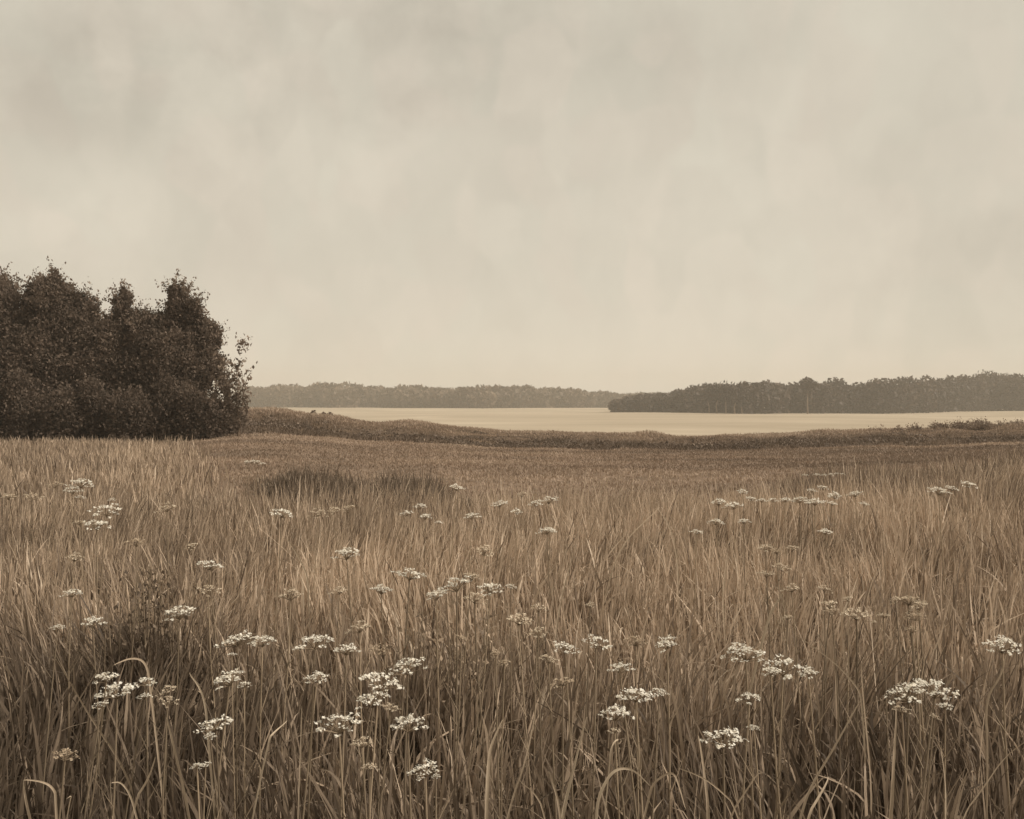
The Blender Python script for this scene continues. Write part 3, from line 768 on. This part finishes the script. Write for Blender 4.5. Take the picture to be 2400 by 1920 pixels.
for pts, w, tn, lab in BL:
    top = min(p[1] for p in pts)
    zt = .98 if top > 1600 else 1.02
    D = (CAMZ-zt)*F/(top-HY); D = max(2.55, min(D, 7))
    w *= .8
    P = [np.array([(a-1200)/F*D, D, CAMZ-(b-HY)/F*D]) for a, b in pts]
    d0 = P[0]-P[1]; sl = np.clip(d0[0]/max(abs(d0[2]), .02), -.35, .35)
    base = P[0] + np.array([sl*P[0][2]*.6, .10, 0]); base[2] = float(terrain(base[0], base[1]))-.02
    P = [base] + P
    # smooth through the points (Catmull-Rom), with a depth bow so that the blade is a curve in space
    A = np.array(P)
    for _ in range(3):
        q = .75*A[:-1]+.25*A[1:]; r_ = .25*A[:-1]+.75*A[1:]
        A = np.concatenate([A[:1], np.stack([q, r_], 1).reshape(-1, 3), A[-1:]])
    m = len(A)
    tt = np.linspace(0, 1, m); A[:, 1] += -.10*tt**2*R.uniform(-1, 1.4)
    Vv = []; Qv = []; ww = w/F*D
    ang = R.uniform(-.5, .5)
    for i in range(m):
        tg = A[min(i+1, m-1)]-A[max(i-1, 0)]; tg /= np.linalg.norm(tg)
        sd = np.cross(tg, [math.sin(ang), -math.cos(ang), .1]); sd /= np.linalg.norm(sd); nn = np.cross(tg, sd)
        ang += R.normal(0, .05)
        k_ = ww*.36*(min(1, .5+tt[i]*1.4))*(max(0, 1-tt[i]**2.6)**.8) + .0003
        Vv += [A[i]-sd*k_, A[i]+nn*k_*.45, A[i]+sd*k_]
    for i in range(m-1):
        for c_ in (0, 1): Qv.append((i*3+c_, i*3+c_+1, i*3+c_+4, i*3+c_+3))
    V = np.array(Vv); org = base.copy(); V = V - org
    o = obj('grass_blade', mesh_np('grass_blade', V, np.array(Qv), np.full(len(V), tn), mat=M_blade, smooth=True)); o.location = org
    tag(o, lab, 'grass blade', 'standout blades in the foreground')

# ------------------------------------------------------------------ air
HZ = 0.00052
m, nt, N = new_mat('haze')
pv = N('ShaderNodeVolumePrincipled'); pv.inputs['Density'].default_value = HZ
pv.inputs['Color'].default_value = (.92, .86, .76, 1); pv.inputs['Anisotropy'].default_value = 0
on = N('ShaderNodeOutputMaterial'); nt.links.new(pv.outputs[0], on.inputs['Volume'])
x0, x1, y0, y1, z0, z1 = -9100, 9100, -45, 1520, -6, 40
V = [(x0,y0,z0),(x1,y0,z0),(x1,y1,z0),(x0,y1,z0),(x0,y0,z1),(x1,y0,z1),(x1,y1,z1),(x0,y1,z1)]
Qh = [(0,3,2,1),(4,5,6,7),(0,1,5,4),(1,2,6,5),(2,3,7,6),(3,0,4,7)]
hz = obj('haze', mesh_np('haze', np.array(V), np.array(Qh), mat=m)); tag(hz, kind='stuff')

# ------------------------------------------------------------------ sky and sun
EL, AZ = 38, 105     # sun height; degrees right of the view direction, behind thin cloud
w = bpy.data.worlds.new('World'); sc.world = w; w.use_nodes = True
nt = w.node_tree; nt.nodes.clear(); N = nt.nodes.new; L = nt.links.new
tc = N('ShaderNodeTexCoord')
sky = N('ShaderNodeTexSky'); sky.sky_type = 'NISHITA'; sky.sun_disc = False
sky.sun_elevation = math.radians(EL); sky.sun_rotation = math.radians(AZ)
bw = N('ShaderNodeRGBToBW'); L(sky.outputs[0], bw.inputs[0])
tint = N('ShaderNodeMix'); tint.data_type = 'RGBA'; tint.blend_type = 'MULTIPLY'; tint.inputs[0].default_value = 1
L(bw.outputs[0], tint.inputs[6]); tint.inputs[7].default_value = (.105, .092, .071, 1)
def noise(scale, detail, rough, seedvec, stretch=(1, 1, 1), dist=0.):
    mp = N('ShaderNodeMapping'); mp.inputs['Scale'].default_value = stretch; mp.inputs['Location'].default_value = seedvec
    L(tc.outputs['Generated'], mp.inputs[0])
    n = N('ShaderNodeTexNoise'); n.inputs['Scale'].default_value = scale; n.inputs['Detail'].default_value = detail
    n.inputs['Roughness'].default_value = rough; n.inputs['Distortion'].default_value = dist
    L(mp.outputs[0], n.inputs['Vector']); return n.outputs[0]
def mth(op, a, b=None, c=None):
    n = N('ShaderNodeMath'); n.operation = op
    for i, v in enumerate((a, b, c)):
        if v is None: continue
        if hasattr(v, 'default_value') or hasattr(v, 'is_output'): L(v, n.inputs[i])
        else: n.inputs[i].default_value = v
    return n.outputs[0]
big = noise(3.4, 3, .5, (3.1, 0, 1.7), (1, 1, 1.7), .15)
med = noise(9, 5, .6, (0, 5, 2), (1, 1, 1.3), .1)
# soft dabs
vm = N('ShaderNodeMapping'); vm.inputs['Scale'].default_value = (1, 1, .75); L(tc.outputs['Generated'], vm.inputs[0])
nz = N('ShaderNodeTexNoise'); nz.inputs['Scale'].default_value = 9; nz.inputs['Detail'].default_value = 2; L(vm.outputs[0], nz.inputs['Vector'])
ad = N('ShaderNodeVectorMath'); ad.operation = 'MULTIPLY_ADD'; L(nz.outputs['Color'], ad.inputs[0]); ad.inputs[1].default_value = (.08, .08, .08); L(vm.outputs[0], ad.inputs[2])
vo = N('ShaderNodeTexVoronoi'); vo.feature = 'SMOOTH_F1'; vo.inputs['Scale'].default_value = 27; vo.inputs['Smoothness'].default_value = .4
L(ad.outputs[0], vo.inputs['Vector'])
sx = N('ShaderNodeSeparateColor'); L(vo.outputs['Color'], sx.inputs[0])
def blob(px, py, r, soft=1.0):
    v = np.array([(px-1200)/F, 1, (HY-py)/F]); v /= np.linalg.norm(v)
    d = N('ShaderNodeVectorMath'); d.operation = 'DISTANCE'; 
    mp = N('ShaderNodeMapping'); mp.inputs['Scale'].default_value = (.6, 1, 1); L(tc.outputs['Generated'], mp.inputs[0])
    L(mp.outputs[0], d.inputs[0]); d.inputs[1].default_value = (v[0]*.6, v[1], v[2])
    dd = mth('ADD', d.outputs['Value'], mth('MULTIPLY', mth('SUBTRACT', med, .5), .22))
    mr = N('ShaderNodeMapRange'); mr.interpolation_type = 'SMOOTHSTEP'
    L(dd, mr.inputs[0]); mr.inputs[1].default_value = 0; mr.inputs[2].default_value = r/F; mr.inputs[3].default_value = 1; mr.inputs[4].default_value = 0
    return mr.outputs[0]
val = mth('MULTIPLY_ADD', mth('SUBTRACT', big, .5), .16, 1.045)
val = mth('MULTIPLY_ADD', mth('SUBTRACT', med, .5), .20, val)
fin = noise(34, 3, .6, (2, 1, 4), (1, 1, .6), .4)
val = mth('MULTIPLY_ADD', mth('SUBTRACT', fin, .5), .11, val)
val = mth('MULTIPLY_ADD', mth('SUBTRACT', sx.outputs[0], .5), .07, val)
for (px, py, r, a) in [(370, 250, 240, -.08), (820, 160, 240, -.08), (1300, 140, 300, -.07), (60, 230, 300, -.03), (60, 60, 300, -.04), (210, 500, 190, .09), (850, 350, 260, .05), (1330, 250, 130, .07),
                       (1500, 830, 700, .06), (2100, 60, 260, .04), (900, 850, 400, .03), (2350, 700, 260, -.05)]:
    val = mth('MULTIPLY_ADD', blob(px, py, r), a, val)
cc = N('ShaderNodeMix'); cc.data_type = 'RGBA'; cc.blend_type = 'MULTIPLY'; cc.inputs[0].default_value = 1
hue = N('ShaderNodeMix'); hue.data_type = 'RGBA'; L(sx.outputs[1], hue.inputs[0])
hue.inputs[6].default_value = (.632, .588, .488, 1); hue.inputs[7].default_value = (.652, .590, .490, 1)
L(hue.outputs[2], cc.inputs[6]); L(val, cc.inputs[7])
mx = N('ShaderNodeMix'); mx.data_type = 'RGBA'; mx.inputs[0].default_value = .90
L(tint.outputs[2], mx.inputs[6]); L(cc.outputs[2], mx.inputs[7])
bg = N('ShaderNodeBackground'); bg.inputs['Strength'].default_value = 1.0; L(mx.outputs[2], bg.inputs[0])
wo = N('ShaderNodeOutputWorld'); L(bg.outputs[0], wo.inputs[0])

sl = bpy.data.lights.new('sun', 'SUN'); sl.energy = 4.0; sl.angle = math.radians(8); sl.color = (1, .92, .81)
so = bpy.data.objects.new('sun', sl); C.objects.link(so)
so.rotation_euler = (math.radians(90-EL), 0, math.radians(180-AZ)) ; so.location = (0, 0, 30)
# light travels from azimuth AZ (right of +Y) towards the camera
from mathutils import Vector
sd = Vector((math.sin(math.radians(AZ))*math.cos(math.radians(EL)), math.cos(math.radians(AZ))*math.cos(math.radians(EL)), math.sin(math.radians(EL))))
so.rotation_euler = sd.to_track_quat('Z', 'Y').to_euler()

# ------------------------------------------------------------------ camera
cd = bpy.data.cameras.new('camera'); cam = bpy.data.objects.new('camera', cd); C.objects.link(cam)
cam.location = (0, 0, CAMZ); cam.rotation_euler = (math.radians(90), 0, 0)
cd.sensor_width = 36; cd.lens = 36; cd.shift_y = -20/2400; cd.clip_end = 20000; cd.clip_start = .05
sc.camera = cam
sc.view_settings.view_transform = 'Standard'; sc.view_settings.look = 'None'; sc.view_settings.exposure = 0; sc.view_settings.gamma = 1
sc.cycles.max_bounces = 8; sc.cycles.diffuse_bounces = 4; sc.cycles.transmission_bounces = 4; sc.cycles.volume_bounces = 1
sc.cycles.use_denoising = True
